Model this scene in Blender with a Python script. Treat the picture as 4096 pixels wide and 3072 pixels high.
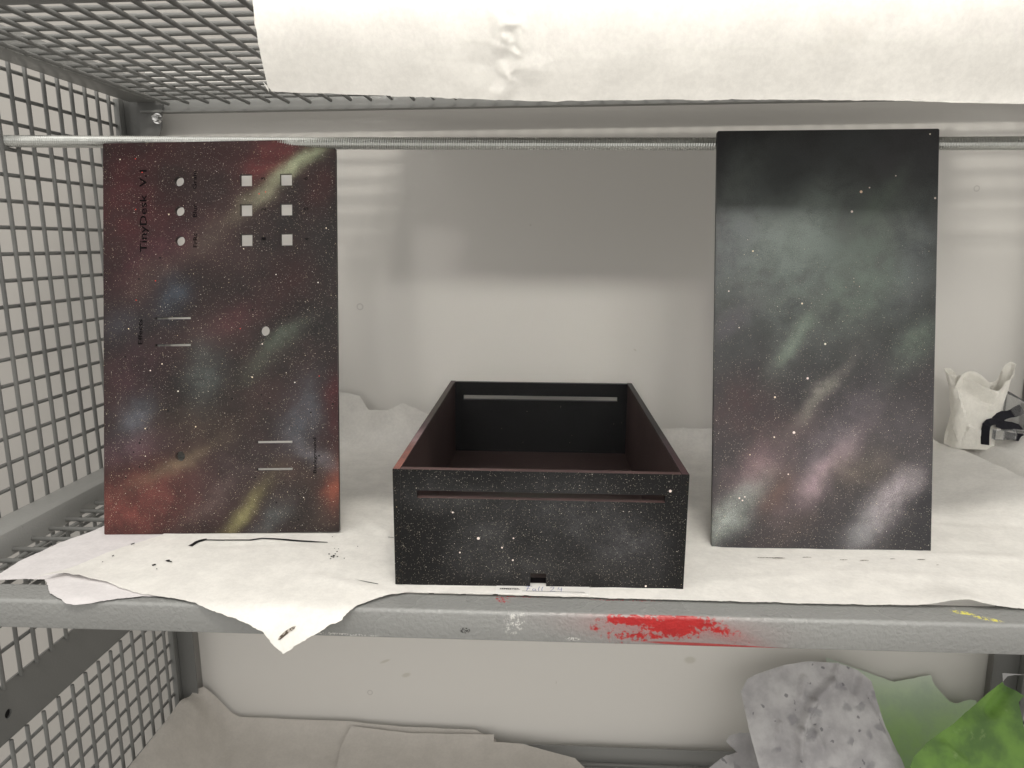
import bpy, bmesh, math, random
import numpy as np
from mathutils import Vector, Matrix, noise as mnoise
from mathutils.geometry import delaunay_2d_cdt
random.seed(7)
for o in list(bpy.data.objects): bpy.data.objects.remove(o, do_unlink=True)
scene = bpy.context.scene
COL = scene.collection
R = math.radians

# ------------------------------------------------------------------ camera
CAM_H = 0.36
FPX, YAW, PITCH, ROLL = 2922.4, 0.0623, 0.1893, -0.0058
def cam_axes():
    cy, sy, cp, sp = math.cos(YAW), math.sin(YAW), math.cos(PITCH), math.sin(PITCH)
    f = Vector((-sy*cp, cy*cp, -sp)); r = Vector((cy, sy, 0)); u = r.cross(f)
    c, s = math.cos(ROLL), math.sin(ROLL)
    return c*r+s*u, -s*r+c*u, f
CR, CU, CF = cam_axes()
CAMPOS = Vector((0, 0, CAM_H))
cd = bpy.data.cameras.new('camera'); cam = bpy.data.objects.new('camera', cd); COL.objects.link(cam)
cd.sensor_width = 36; cd.lens = FPX/4096*36; cd.clip_start = .02; cd.clip_end = 60
cam.matrix_world = Matrix(((CR.x, CU.x, -CF.x, 0), (CR.y, CU.y, -CF.y, 0), (CR.z, CU.z, -CF.z, CAM_H), (0, 0, 0, 1)))
scene.camera = cam

# ------------------------------------------------------------------ light
w = bpy.data.worlds.new('World'); scene.world = w; w.use_nodes = True
bg = w.node_tree.nodes['Background']
bg.inputs[0].default_value = (1.0, .965, .91, 1)
# room light: a bright ceiling overhead, dimmer walls around
_tc = w.node_tree.nodes.new('ShaderNodeTexCoord'); _sx = w.node_tree.nodes.new('ShaderNodeSeparateXYZ'); _mr = w.node_tree.nodes.new('ShaderNodeMapRange')
w.node_tree.links.new(_tc.outputs['Generated'], _sx.inputs[0]); w.node_tree.links.new(_sx.outputs['Z'], _mr.inputs[0]); w.node_tree.links.new(_mr.outputs[0], bg.inputs[1])
for _i, _v in enumerate((0.0, 1.0, .90, 1.60)): _mr.inputs[_i+1].default_value = _v
def area(name, loc, target, sx, sy, power, col, spread=180):
    l = bpy.data.lights.new(name, 'AREA'); l.shape = 'RECTANGLE'; l.size = sx; l.size_y = sy
    l.energy = power; l.color = col; l.spread = R(spread)
    o = bpy.data.objects.new(name, l); COL.objects.link(o); o.location = loc
    o.rotation_euler = (Vector(target)-Vector(loc)).to_track_quat('-Z', 'Y').to_euler()
    return o
area('ceiling_tube_lamp', (.22, -.46, 2.05), (.10, 1.0, .12), .62, .13, 19, (1, .95, .86))
for fx in (-.75, .30, 1.35):
    area('distant_ceiling_lamp', (fx, -4.2, 1.92), (.1, 1.2, .42), .45, .36, .33, (1, .96, .88), 17)
vs = scene.view_settings
vs.view_transform = 'Standard'; vs.look = 'None'; vs.gamma = 1; vs.exposure = .06; vs.use_curve_mapping = False
scene.render.engine = 'CYCLES'

# ------------------------------------------------------------------ pixel helpers (photo is 4096 x 3072)
def ray(px, py): return CF + CR*((px-2048)/FPX) - CU*((py-1536)/FPX)
def hit(px, py, ax, val):
    d = ray(px, py); t = (val-CAMPOS[ax])/d[ax]; return CAMPOS + d*t
class Profile:
    """a curve in (y,z); a sheet is ruled along x and addressed by (x, s)"""
    def __init__(self, pts):
        # smooth by Chaikin
        for _ in range(2):
            q = [pts[0]]
            for a, b in zip(pts, pts[1:]):
                q += [(a[0]*.75+b[0]*.25, a[1]*.75+b[1]*.25), (a[0]*.25+b[0]*.75, a[1]*.25+b[1]*.75)]
            pts = q+[pts[-1]]
        self.p = np.array(pts); d = np.hypot(*np.diff(self.p, axis=0).T)
        self.s = np.concatenate([[0], np.cumsum(d)])
    def at(self, s):
        return float(np.interp(s, self.s, self.p[:, 0])), float(np.interp(s, self.s, self.p[:, 1]))
    def normal(self, s):
        a, b = self.at(max(s-.002, 0)), self.at(min(s+.002, self.s[-1])); t = Vector((0, b[0]-a[0], b[1]-a[1])); t.normalize()
        return Vector((0, -t.z, t.y))
    def s_at_y(self, y): return float(np.interp(y, self.p[:, 0], self.s))
    def inv(self, px, py):
        d = ray(px, py); best = None
        for i in range(len(self.p)-1):
            (y0, z0), (y1, z1) = self.p[i], self.p[i+1]
            f0 = CAM_H + d.z/d.y*y0 - z0; f1 = CAM_H + d.z/d.y*y1 - z1
            if f0*f1 <= 0 and f0 != f1:
                k = f0/(f0-f1); y = y0+k*(y1-y0); c = (d.x/d.y*y, self.s[i]+k*(self.s[i+1]-self.s[i]), y)
                if best is None or c[2] < best[2]: best = c
        if best is None:
            j = int(np.argmin([abs(CAM_H+d.z/d.y*y-z) for y, z in self.p])); best = (d.x/d.y*self.p[j, 0], self.s[j], 0)
        return (best[0], best[1])

# ------------------------------------------------------------------ object helpers
def tag(o, label=None, cat=None, group=None, kind=None):
    for k, v in (('label', label), ('category', cat), ('group', group), ('kind', kind)):
        if v: o[k] = v
    return o
def mobj(name, mesh, mat=None, parent=None, loc=None):
    o = bpy.data.objects.new(name, mesh); COL.objects.link(o)
    if mat and len(mesh.materials) == 0: mesh.materials.append(mat)
    if parent: o.parent = parent
    if loc: o.location = loc
    return o
def empty(name, loc=(0, 0, 0)):
    o = bpy.data.objects.new(name, None); COL.objects.link(o); o.location = loc; o.empty_display_size = .05; return o
def mesh_of(verts, faces, smooth=False):
    me = bpy.data.meshes.new('m'); me.from_pydata([tuple(v) for v in verts], [], faces); me.update()
    if smooth: me.polygons.foreach_set('use_smooth', [True]*len(me.polygons))
    return me
def bm_mesh(bm, smooth=False, sharp=None):
    me = bpy.data.meshes.new('m'); bmesh.ops.recalc_face_normals(bm, faces=bm.faces[:]); bm.to_mesh(me); bm.free()
    if smooth:
        me.polygons.foreach_set('use_smooth', [True]*len(me.polygons))
        if sharp: me.set_sharp_from_angle(angle=R(sharp))
    return me
def box_mesh(lo, hi, bev=0.0, seg=2):
    bm = bmesh.new(); bmesh.ops.create_cube(bm, size=1)
    for v in bm.verts: v.co = Vector([lo[i]+(v.co[i]+.5)*(hi[i]-lo[i]) for i in range(3)])
    if bev: bmesh.ops.bevel(bm, geom=bm.edges[:], offset=bev, segments=seg, profile=.5, affect='EDGES')
    return bm_mesh(bm, bool(bev), 40)
def extrude_profile(prof, axis, a, b, smooth=True):
    """closed 2D profile [(p,q)] swept along axis (0=x -> (y,z); 1=y -> (x,z)) from a to b"""
    n = len(prof); V = []
    for t in (a, b):
        for p, q in prof: V.append((t, p, q) if axis == 0 else (p, t, q))
    F = [(i, (i+1) % n, n+(i+1) % n, n+i) for i in range(n)] + [tuple(range(n)), tuple(range(2*n-1, n-1, -1))]
    bm = bmesh.new(); vs_ = [bm.verts.new(v) for v in V]
    for f in F: bm.faces.new([vs_[i] for i in f])
    return bm_mesh(bm, smooth, 30)
def plate(outer, holes, t, bev=0.0):
    """flat plate in local xy with real cut-outs, front at z=0, back at z=-t"""
    vc, ed, fc = [], [], []
    for loop in [outer]+holes:
        i0 = len(vc); vc += [Vector(p) for p in loop]; n = len(loop)
        fc.append(list(range(i0, i0+n)))
    ov, oe, of, *_ = delaunay_2d_cdt(vc, ed, fc, 2, 1e-6)
    bm = bmesh.new(); a = [bm.verts.new((p.x, p.y, 0)) for p in ov]
    for f in of: bm.faces.new([a[i] for i in f])
    r = bmesh.ops.extrude_face_region(bm, geom=bm.faces[:])
    for e in r['geom']:
        if isinstance(e, bmesh.types.BMVert): e.co.z = -t
    me = bm_mesh(bm); return me
def circle(cx, cy, r, n=24): return [(cx+r*math.cos(2*math.pi*i/n), cy+r*math.sin(2*math.pi*i/n)) for i in range(n)]
def rect(x0, y0, x1, y1): return [(x0, y0), (x1, y0), (x1, y1), (x0, y1)]
def cyl_mesh(r, L, axis, n=10, weld=.0):
    """wire along +axis from 0 to L"""
    V, F = [], []
    rings = [(0, r*.8), (r*.35, r), (L-r*.35, r), (L, r*.8)]
    for d, rr in rings:
        for i in range(n):
            c, s = rr*math.cos(2*math.pi*i/n), rr*math.sin(2*math.pi*i/n)
            V.append({0: (d, c, s), 1: (s, d, c), 2: (c, s, d)}[axis])
    for k in range(len(rings)-1):
        for i in range(n): F.append((k*n+i, k*n+(i+1) % n, (k+1)*n+(i+1) % n, (k+1)*n+i))
    F += [tuple(range(n-1, -1, -1)), tuple(range((len(rings)-1)*n, len(rings)*n))]
    return mesh_of(V, F, True)
def nz(x, y, z=0.0): return mnoise.noise(Vector((x, y, z)))
def crumple(x, y, seed=0.0):
    """faceted crease field, about -1..1: cell distance with random planes"""
    d, p = mnoise.voronoi(Vector((x+seed, y, seed)))
    q = p[0]; g = mnoise.random_vector if False else None
    a = nz(q.x*7.1+3, q.y*5.3, 1.7)*6.283*2; return (x+seed-q.x)*math.cos(a)+(y-q.y)*math.sin(a)
def inside(poly, P):
    P = np.asarray(P); x, y = P[:, 0], P[:, 1]; c = np.zeros(len(P), bool); n = len(poly)
    for i in range(n):
        x0, y0 = poly[i]; x1, y1 = poly[(i+1) % n]
        if y0 == y1: continue
        m = ((y0 > y) != (y1 > y)) & (x < (x1-x0)*(y-y0)/(y1-y0)+x0); c ^= m
    return c
def torn(poly, step=.004, amp=.0012, seed=0.0):
    out = []; n = len(poly); L = 0
    for i in range(n):
        a, b = Vector(poly[i]), Vector(poly[(i+1) % n]); d = b-a; l = d.length
        if l < 1e-6: continue
        k = max(1, int(l/step)); nr = Vector((-d.y, d.x))/l
        for j in range(k):
            t = j/k; q = (L+t*l)
            off = amp*(nz(q*90, seed, 3)*1.0+nz(q*330, seed, 9)*.7+nz(q*25, seed, 5)*1.2)*(1 if j else .6)
            p = a+d*t+nr*off; out.append((p.x, p.y))
        L += l
    return out
def sheet(name, poly, F, mat, h=.010, amp=.0012, step=.004, parent=None, seed=0.0, jit=.3, fine=None):
    pl = torn(poly, step, amp, seed)
    xs = [p[0] for p in pl]; ys = [p[1] for p in pl]
    gx = np.arange(min(xs), max(xs), h); gy = np.arange(min(ys), max(ys), h*.9)
    G = np.stack(np.meshgrid(gx, gy), -1).reshape(-1, 2)
    rg = np.random.RandomState(3); G = G + (rg.rand(*G.shape)-.5)*h*jit
    if fine:
        x0, x1, y0, y1, hf = fine
        G = G[~((G[:, 0] > x0) & (G[:, 0] < x1) & (G[:, 1] > y0) & (G[:, 1] < y1))]
        g2 = np.stack(np.meshgrid(np.arange(x0, x1, hf), np.arange(y0, y1, hf)), -1).reshape(-1, 2); G = np.concatenate([G, g2+(rg.rand(*g2.shape)-.5)*hf*.3])
    G = G[inside(pl, G)]
    vc = [Vector(p) for p in pl]+[Vector(g) for g in G]
    ov, oe, of, *_ = delaunay_2d_cdt(vc, [], [list(range(len(pl)))], 1, 1e-6)
    V = [F(p.x, p.y) for p in ov]
    me = mesh_of(V, of, True)
    bm = bmesh.new(); bm.from_mesh(me); bmesh.ops.recalc_face_normals(bm, faces=bm.faces[:])
    up = sum(f.normal.z-f.normal.y*.5 for f in bm.faces)
    if up < 0: bmesh.ops.reverse_faces(bm, faces=bm.faces[:])
    for f in bm.faces: f.smooth = True
    for e in bm.edges: e.smooth = not e.is_boundary
    bm.to_mesh(me); bm.free()
    o = mobj(name, me, mat, parent)
    m = o.modifiers.new('thickness', 'SOLIDIFY'); m.thickness = .0003; m.offset = -1; m.use_flat_faces = False; m.edge_crease_rim = 0
    return o

# ------------------------------------------------------------------ node helpers
class NT:
    def __init__(self, name):
        self.m = bpy.data.materials.new(name); self.m.use_nodes = True; self.t = self.m.node_tree
        self.b = self.t.nodes['Principled BSDF']
        self.obj = self.n('ShaderNodeTexCoord').outputs['Object']
    def n(self, typ, **kw):
        x = self.t.nodes.new(typ)
        for k, v in kw.items(): setattr(x, k, v)
        return x
    def put(self, sock, v):
        if isinstance(v, bpy.types.NodeSocket): self.t.links.new(v, sock)
        else:
            if hasattr(sock.default_value, '__len__') and not hasattr(v, '__len__'): v = [v]*len(sock.default_value)
            if hasattr(v, '__len__') and len(sock.default_value) == 4 and len(v) == 3: v = (*v, 1)
            sock.default_value = v
    def math(self, op, a, b=0.0, c=0.0, clamp=False):
        x = self.n('ShaderNodeMath', operation=op, use_clamp=clamp)
        for i, v in enumerate((a, b, c)): self.put(x.inputs[i], v)
        return x.outputs[0]
    def vm(self, op, a, b=(0, 0, 0)):
        x = self.n('ShaderNodeVectorMath', operation=op); self.put(x.inputs[0], a); self.put(x.inputs[1], b)
        return x.outputs['Value' if op in ('DOT_PRODUCT', 'LENGTH', 'DISTANCE') else 'Vector']
    def noise(self, scale, detail=3, rough=.5, vec=None, col=False, dist=0.0):
        x = self.n('ShaderNodeTexNoise'); self.put(x.inputs['Vector'], vec or self.obj); x.inputs['Scale'].default_value = scale
        x.inputs['Detail'].default_value = detail; x.inputs['Roughness'].default_value = rough; x.inputs['Distortion'].default_value = dist
        return x.outputs['Color' if col else 'Fac']
    def vor(self, scale, vec=None, rnd=1.0, feature='F1'):
        x = self.n('ShaderNodeTexVoronoi', feature=feature); self.put(x.inputs['Vector'], vec or self.obj); x.inputs['Scale'].default_value = scale
        x.inputs['Randomness'].default_value = rnd
        return x.outputs['Distance'], x.outputs['Color']
    def rng(self, v, a, b, c=0.0, d=1.0, smooth=True):
        x = self.n('ShaderNodeMapRange', interpolation_type='SMOOTHSTEP' if smooth else 'LINEAR')
        for i, k in enumerate((v, a, b, c, d)): self.put(x.inputs[i], k)
        return x.outputs[0]
    def mix(self, f, a, b, mode='MIX'):
        x = self.n('ShaderNodeMix', data_type='RGBA', blend_type=mode)
        self.put(x.inputs['Factor'], f); self.put(x.inputs['A'], a); self.put(x.inputs['B'], b)
        return x.outputs['Result']
    def sep(self, v):
        x = self.n('ShaderNodeSeparateXYZ'); self.put(x.inputs[0], v); return x.outputs
    def bump(self, h, strength=.3, dist=.001, prev=None):
        x = self.n('ShaderNodeBump'); self.put(x.inputs['Height'], h); x.inputs['Strength'].default_value = strength; x.inputs['Distance'].default_value = dist
        if prev: self.put(x.inputs['Normal'], prev)
        return x.outputs[0]
    def gauss(self, vec, cx, cy, ang, lx, ly, plane='xy'):
        """elongated soft spot in the object's xy (or xz) plane"""
        c = (cx, cy, 0) if plane == 'xy' else (cx, 0, cy)
        v = self.vm('SUBTRACT', vec, c)
        r = self.n('ShaderNodeVectorRotate', rotation_type='AXIS_ANGLE'); self.put(r.inputs['Vector'], v)
        r.inputs['Axis'].default_value = (0, 0, 1) if plane == 'xy' else (0, -1, 0); r.inputs['Angle'].default_value = -ang
        s = self.vm('MULTIPLY', r.outputs[0], (1/lx, 1/ly, 0) if plane == 'xy' else (1/lx, 0, 1/ly))
        d = self.vm('DOT_PRODUCT', s, s)
        return self.math('POWER', 2.718, self.math('MULTIPLY', d, -1.0))
    def fin(self, col, rough=.6, normal=None, spec=.3, metal=0.0):
        self.put(self.b.inputs['Base Color'], col); self.put(self.b.inputs['Roughness'], rough)
        self.put(self.b.inputs['Metallic'], metal); self.b.inputs['Specular IOR Level'].default_value = spec
        if normal is not None: self.put(self.b.inputs['Normal'], normal)
        return self.m
def srgb(r, g, b):
    f = lambda c: ((c/255+.055)/1.055)**2.4 if c/255 > .04045 else c/255/12.92
    return (f(r), f(g), f(b))

def paper_mat(name, base=(.85, .835, .80), tint=None, stain=.0):
    k = NT(name)
    a = k.noise(28, 4, .6); b = k.noise(210, 3, .7)
    f = k.math('ADD', k.math('MULTIPLY', k.rng(a, .35, .7), .55), k.math('MULTIPLY', k.rng(b, .3, .7), .45))
    c = k.mix(f, tuple(x*.88 for x in base), tuple(min(x*1.03, .9) for x in base))
    if stain:
        s = k.rng(k.noise(9, 5, .6), .62, .8); c = k.mix(k.math('MULTIPLY', s, stain), c, tuple(x*y for x, y in zip(base, (.86, .83, .78))))
    nrm = k.bump(k.noise(420, 3, .6), .12, .0006); nrm = k.bump(k.noise(42, 4, .55), .22, .004, nrm)
    return k.fin(c, .88, nrm, .2)
M_PAPER = paper_mat('white_kraft_paper', stain=.4)
M_PAPER2 = paper_mat('lilac_white_paper', (.77, .745, .755))
M_PAPER3 = paper_mat('dull_white_paper', (.60, .57, .53), stain=.5)
M_BAG = paper_mat('cream_bag_paper', (.87, .85, .79))

def metal_mat(name, base=(.27, .275, .27), bump=.5, marks=False):
    k = NT(name)
    f = k.noise(6, 3, .6); c = k.mix(f, tuple(x*.88 for x in base), tuple(x*1.12 for x in base))
    h = k.noise(330 if not marks else 235, 2, .5)
    if marks:
        P = k.sep(k.obj)
        # scuffs and paint on the front of the shelf lip, placed in shelf coordinates (x along, z up)
        st = k.vm('MULTIPLY', k.obj, (.45, 1, 1))
        brk = k.rng(k.noise(420, 4, .7, st), .42, .56)
        front = k.rng(P['Y'], .6750, .6738)
        def spot(px, py, lx, lz, ang=0): 
            p = hit(px, py, 1, .672); return k.gauss(k.obj, p.x, p.z, ang, lx, lz, 'xz')
        amt = k.math('MAXIMUM', spot(2545, 2484, .040, .0065, -.03), k.math('MAXIMUM', spot(2690, 2507, .036, .0135, -.05), spot(2740, 2487, .042, .008, -.1)))
        amt = k.math('MAXIMUM', amt, k.math('MULTIPLY', k.math('MAXIMUM', spot(2580, 2540, .050, .0095, .05), k.math('MAXIMUM', spot(2860, 2515, .040, .010, -.33), spot(2380, 2512, .0085, .006))), .62))
        brk = k.math('MULTIPLY', k.math('ADD', k.math('MULTIPLY', k.noise(235, 2, .5), .75), k.math('MULTIPLY', k.noise(700, 3, .7, st), .25)), 1.0)
        solid = k.rng(k.math('SUBTRACT', amt, k.rng(brk, .3, .7, .12, .78, False)), -.14, .24); dry = 0.0
        haze_ = k.math('MULTIPLY', k.math('MAXIMUM', spot(2660, 2512, .075, .014, -.05), spot(2850, 2520, .05, .011, -.3)), .42); solid = k.math('MAXIMUM', solid, haze_)
        drip = k.math('MULTIPLY', k.rng(spot(2860, 2582, .075, .0022, -.03), .3, .6), .85)
        red = k.math('MULTIPLY', k.math('MAXIMUM', k.math('MAXIMUM', solid, dry), drip), front)
        c = k.mix(red, c, k.mix(k.noise(60, 3), (.30, .006, .008), (.46, .018, .018)))
        wsc = k.math('MULTIPLY', k.rng(spot(2060, 2490, .016, .011, 1.1), .2, .8), k.rng(k.noise(300, 4, .7), .5, .62))
        wsc = k.math('MAXIMUM', wsc, k.math('MULTIPLY', k.rng(spot(2290, 2556, .007, .0016), .2, .5), k.rng(k.noise(700, 2), .5, .56)))
        wsc = k.math('MAXIMUM', wsc, k.math('MULTIPLY', k.rng(spot(1350, 2536, .040, .0012, -.03), .2, .5), k.rng(k.noise(500, 2), .52, .58)))
        c = k.mix(k.math('MULTIPLY', wsc, k.math('MULTIPLY', front, .8)), c, (.70, .69, .67))
        blk = k.math('MULTIPLY', k.rng(spot(1860, 2522, .005, .003), .2, .5), k.rng(k.noise(600, 2), .45, .52))
        c = k.mix(k.math('MULTIPLY', blk, front), c, (.02, .02, .02))
        # top of the flange: yellow smear and red flecks
        def tspot(px, py, lx, ly, ang=0):
            p = hit(px, py, 2, 0); return k.gauss(k.obj, p.x, p.y, ang, lx, ly, 'xy')
        topm = k.rng(P['Z'], -.0045, -.003)
        ye = k.math('MAXIMUM', tspot(3850, 2447, .012, .0045, -.35), tspot(3950, 2472, .014, .004, -.4))
        ye = k.math('MULTIPLY', k.rng(ye, .3, .7), k.rng(k.noise(380, 4, .7), .44, .54))
        c = k.mix(k.math('MULTIPLY', ye, topm), c, (.78, .72, .14))
        rf = k.math('MAXIMUM', tspot(2010, 2392, .007, .010, .5), k.math('MAXIMUM', tspot(2080, 2383, .022, .0018, 0), tspot(2500, 2398, .04, .0014, 0)))
        rf = k.math('MULTIPLY', k.rng(rf, .25, .6), k.rng(k.noise(520, 3, .7), .52, .58))
        c = k.mix(k.math('MULTIPLY', rf, topm), c, (.42, .03, .04))
    chip = k.math('MULTIPLY', k.rng(k.noise(150, 2, .5), .74, .78), .5); c = k.mix(chip, c, tuple(x*.6 for x in base))
    return k.fin(c, k.rng(f, .3, .7, .22, .34) if marks else k.rng(f, .3, .7, .32, .44), k.bump(h, bump, .0018), .65 if marks else .45)
M_METAL = metal_mat('grey_powder_coat', (.175, .177, .172), bump=.12)
M_FRAME = metal_mat('grey_frame_powder_coat', (.27, .272, .265), bump=.15)
M_LIP = metal_mat('textured_grey_powder_coat', bump=.62, marks=True)
def flat_mat(name, col, rough=.6, spec=.3, metal=0.0):
    k = NT(name); f = k.noise(60, 3); return k.fin(k.mix(f, tuple(x*.85 for x in col), tuple(min(1, x*1.1) for x in col)), rough, None, spec, metal)
M_INK = flat_mat('black_ink', (.008, .008, .01), .55)
M_BLACK = flat_mat('matt_black_webbing', (.012, .012, .018), .8)
M_ENGRAVE_SHADE = flat_mat('engraving_and_notch_shade', (.005, .004, .005), .8, .1)
M_DARK = flat_mat('painted_hole_shade', (.01, .01, .01), .9)
M_BLUE = flat_mat('blue_pen_ink', (.10, .13, .38), .6)
k = NT('zinc_plated_steel')
M_ZINC = k.fin(k.mix(k.noise(90, 4, .7), (.66, .68, .66), (.78, .79, .77)), k.rng(k.noise(40, 3), .3, .7, .30, .42), None, .5, 1.0)
k = NT('chrome'); M_CHROME = k.fin((.8, .8, .8), .1, None, .5, 1.0)
k = NT('clear_plastic'); M_CLEAR = k.fin(k.mix(k.noise(30, 2), (.86, .87, .88), (.93, .94, .95)), .08, None, .5)
k.b.inputs['Transmission Weight'].default_value = .92; k.b.inputs['IOR'].default_value = 1.47
k.b.inputs['Alpha'].default_value = 1

# back wall: white of the added board that stands for it
k = NT('added_wall_board_white')
c = k.mix(k.noise(2.2, 3, .5), (.73, .71, .675), (.77, .755, .725)); c = k.mix(k.math('MULTIPLY', k.noise(45, 4, .6), .25), c, (.78, .765, .735))
for px, py, r in ((3907, 754, .0045), (1440, 1227, .0055), (1480, 2770, .005)):
    p = hit(px, py, 1, 1.275); d = k.vm('LENGTH', k.vm('SUBTRACT', k.obj, (p.x, 1.275, p.z)))
    c = k.mix(k.math('MULTIPLY', k.math('MULTIPLY', k.rng(d, r*1.25, r), k.rng(d, r*.5, r*.95)), .35), c, (.33, .31, .30))
for px, py, lx, lz, a in ((1625, 2700, .010, .005, .35), (1540, 2645, .012, .003, .4), (2122, 900, .0016, .0016, 0), (2540, 1400, .003, .0015, -.6), (2225, 2730, .001, .004, 0), (2760, 2640, .012, .008, 0), (2545, 2530, .006, .008, 0)):
    p = hit(px, py, 1, 1.275); c = k.mix(k.math('MULTIPLY', k.rng(k.gauss(k.obj, p.x, p.z, a, lx, lz, 'xz'), .2, .8), .28), c, (.34, .31, .20))
M_BOARD = k.fin(c, .75, k.bump(k.noise(120, 4, .6), .06, .001), .25)

k = NT('dimmed_wall'); M_WALL = k.fin(k.mix(k.noise(3, 4, .6), (.40, .385, .365), (.47, .455, .43)), .8, k.bump(k.noise(120, 4, .6), .06, .001), .2)  # same wall greyed, so it looks less lit through the side mesh

# galaxy spray paint
def galaxy(name, base, blobs, stars, base2=None, grain=1.0, rough=.42, plane='xy', sat=.72, val=.8, big=()):
    k = NT(name)
    warp = k.vm('SCALE', k.vm('SUBTRACT', k.noise(16, 4, .6, col=True), (.5, .5, .5))); k.t.nodes[-1].inputs['Scale'].default_value = .035
    v = k.vm('ADD', k.obj, warp)
    c = k.mix(k.rng(k.noise(9, 4, .6), .35, .7), base, base2 or tuple(x*1.8 for x in base))
    spray = k.rng(k.noise(900, 2, .7), .30, .70, .45, 1.25)
    clump = k.rng(k.noise(30, 5, .62, dist=.25), .30, .70, .50, 1.2)
    dens = None
    for (cx, cy, ang, lx, ly, col, st) in blobs:
        g = k.gauss(v, cx, cy, ang, lx, ly, plane)
        g = k.math('MULTIPLY', k.math('MULTIPLY', g, spray), k.math('MULTIPLY', clump, st), clamp=True)
        gy = sum(col)/3; blue_ = col[2] > col[0]*1.25; sat_, val_ = (sat*.5, val*1.15) if blue_ else (sat, val); col = tuple((gy+(x-gy)*sat_)*val_ for x in col); c = k.mix(g, c, col)
    # sprayed grit
    gr = k.noise(1500, 2, .8); c = k.mix(k.rng(gr, .58, .78, 0, .22*grain), c, (.50, .45, .42)); c = k.mix(k.rng(gr, .46, .26, 0, .5), c, (.006, .006, .008))
    P = k.sep(k.obj)
    along = P['Y'] if plane == 'xy' else P['Z']
    for (sc, r, keep, col, amt, lo, hi) in stars:
        d, rc = k.vor(sc); rs = k.sep(rc)
        rad = k.math('MULTIPLY', k.math('ADD', .35, k.math('MULTIPLY', rs['Z'], .65)), r)
        m = k.math('LESS_THAN', d, rad)
        dn = k.math('ADD', k.rng(k.noise(14, 3, .6), .35, .65, -.05, .05), keep)
        if hi is not None: dn = k.math('MULTIPLY', dn, k.rng(along, lo, hi))
        m = k.math('MULTIPLY', m, k.math('LESS_THAN', rs['X'], dn))
        tintc = k.mix(rs['Y'], col, tuple(min(1, x*y) for x, y in zip(col, (1, .86, .62))))
        c = k.mix(k.math('MULTIPLY', m, amt), c, tintc)
    for bx_, by_, br_ in big:   # single large paint drops
        if not br_: continue
        if plane == 'xz': q = ((bx_-850)/637*.3057, 0, (1-(by_-1014)/251)*.1287); kf = (1, 0, 1)
        elif 'red' in name: q = ((bx_-224)*sxL, LL-(by_-305)*syL, 0); kf = (1, 1, 0)
        else: q = ((bx_-1545)*sxR, RL-(by_-281)*syR, 0); kf = (1, 1, 0)
        dd = k.vm('LENGTH', k.vm('MULTIPLY', k.vm('SUBTRACT', k.obj, q), kf)); c = k.mix(k.rng(dd, br_*1.1, br_*.8), c, (.86, .74, .68))
    nrm = k.bump(k.noise(1100, 2, .6), .22, .0005)
    return k.fin(c, rough, nrm, .22)
def conv(blobs, x0, y0, sx, sy, L):
    """blob list given in displayed photo pixels on the panel -> panel metres"""
    return [((x-x0)*sx, L-(y-y0)*sy, R(a), lx*sx, ly*sy, srgb(*c), s) for x, y, a, lx, ly, c, s in blobs]
LW, LL = .2987, .4995
RW, RL = .2546, .4960
sxL, syL = LW/505, LL/850
blobsL = conv([
 (300, 420, 70, 140, 95, (104, 40, 48), .85), (420, 350, 10, 130, 45, (78, 36, 40), .7), (600, 345, 30, 70, 40, (142, 50, 54), .8), (690, 430, 80, 70, 35, (98, 38, 42), .7),
 (340, 560, 35, 110, 42, (112, 54, 70), .72), (480, 480, 35, 100, 40, (92, 56, 56), .65), (640, 590, 70, 90, 60, (70, 32, 34), .8), (655, 352, 34, 88, 16, (206, 218, 176), 1.0), (572, 420, 38, 66, 19, (168, 166, 138), .9),
 (380, 380, 10, 70, 55, (38, 42, 40), .75), (690, 500, 80, 60, 40, (40, 46, 46), .7), (460, 505, 40, 70, 26, (112, 102, 92), .6), (330, 600, 30, 70, 30, (120, 98, 90), .65),
 (375, 640, 60, 42, 34, (72, 98, 128), .75), (265, 700, 30, 60, 45, (74, 78, 96), .6), (510, 690, 20, 75, 32, (110, 60, 66), .7), (605, 745, 42, 65, 17, (122, 136, 120), .75), (560, 790, 30, 60, 30, (88, 92, 82), .55),
 (440, 810, 85, 70, 34, (104, 120, 116), .65), (290, 800, 40, 90, 50, (96, 62, 72), .6), (292, 905, 55, 48, 34, (112, 128, 152), .75), (290, 965, 15, 80, 30, (128, 96, 112), .6), (650, 900, 70, 70, 34, (96, 116, 140), .7),
 (728, 870, 85, 70, 28, (110, 36, 46), .75), (375, 1010, 27, 90, 17, (166, 152, 118), .78), (525, 1108, 48, 78, 16, (176, 170, 112), .8), (585, 1125, 50, 60, 25, (108, 122, 124), .6), (455, 1085, 42, 75, 20, (132, 116, 112), .6),
 (275, 1100, 20, 150, 75, (158, 84, 76), .9), (722, 1055, 80, 55, 24, (196, 98, 70), .8), (670, 985, -35, 55, 20, (150, 150, 160), .68), (420, 930, 10, 120, 60, (100, 82, 72), .55), (640, 1040, 10, 90, 40, (108, 84, 76), .55),
 (500, 1020, 30, 120, 60, (96, 82, 84), .5), (690, 1120, 20, 60, 40, (100, 84, 76), .5)], 224, 305, sxL, syL, LL)
sxR, syR = RW/480, RL/908
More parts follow.
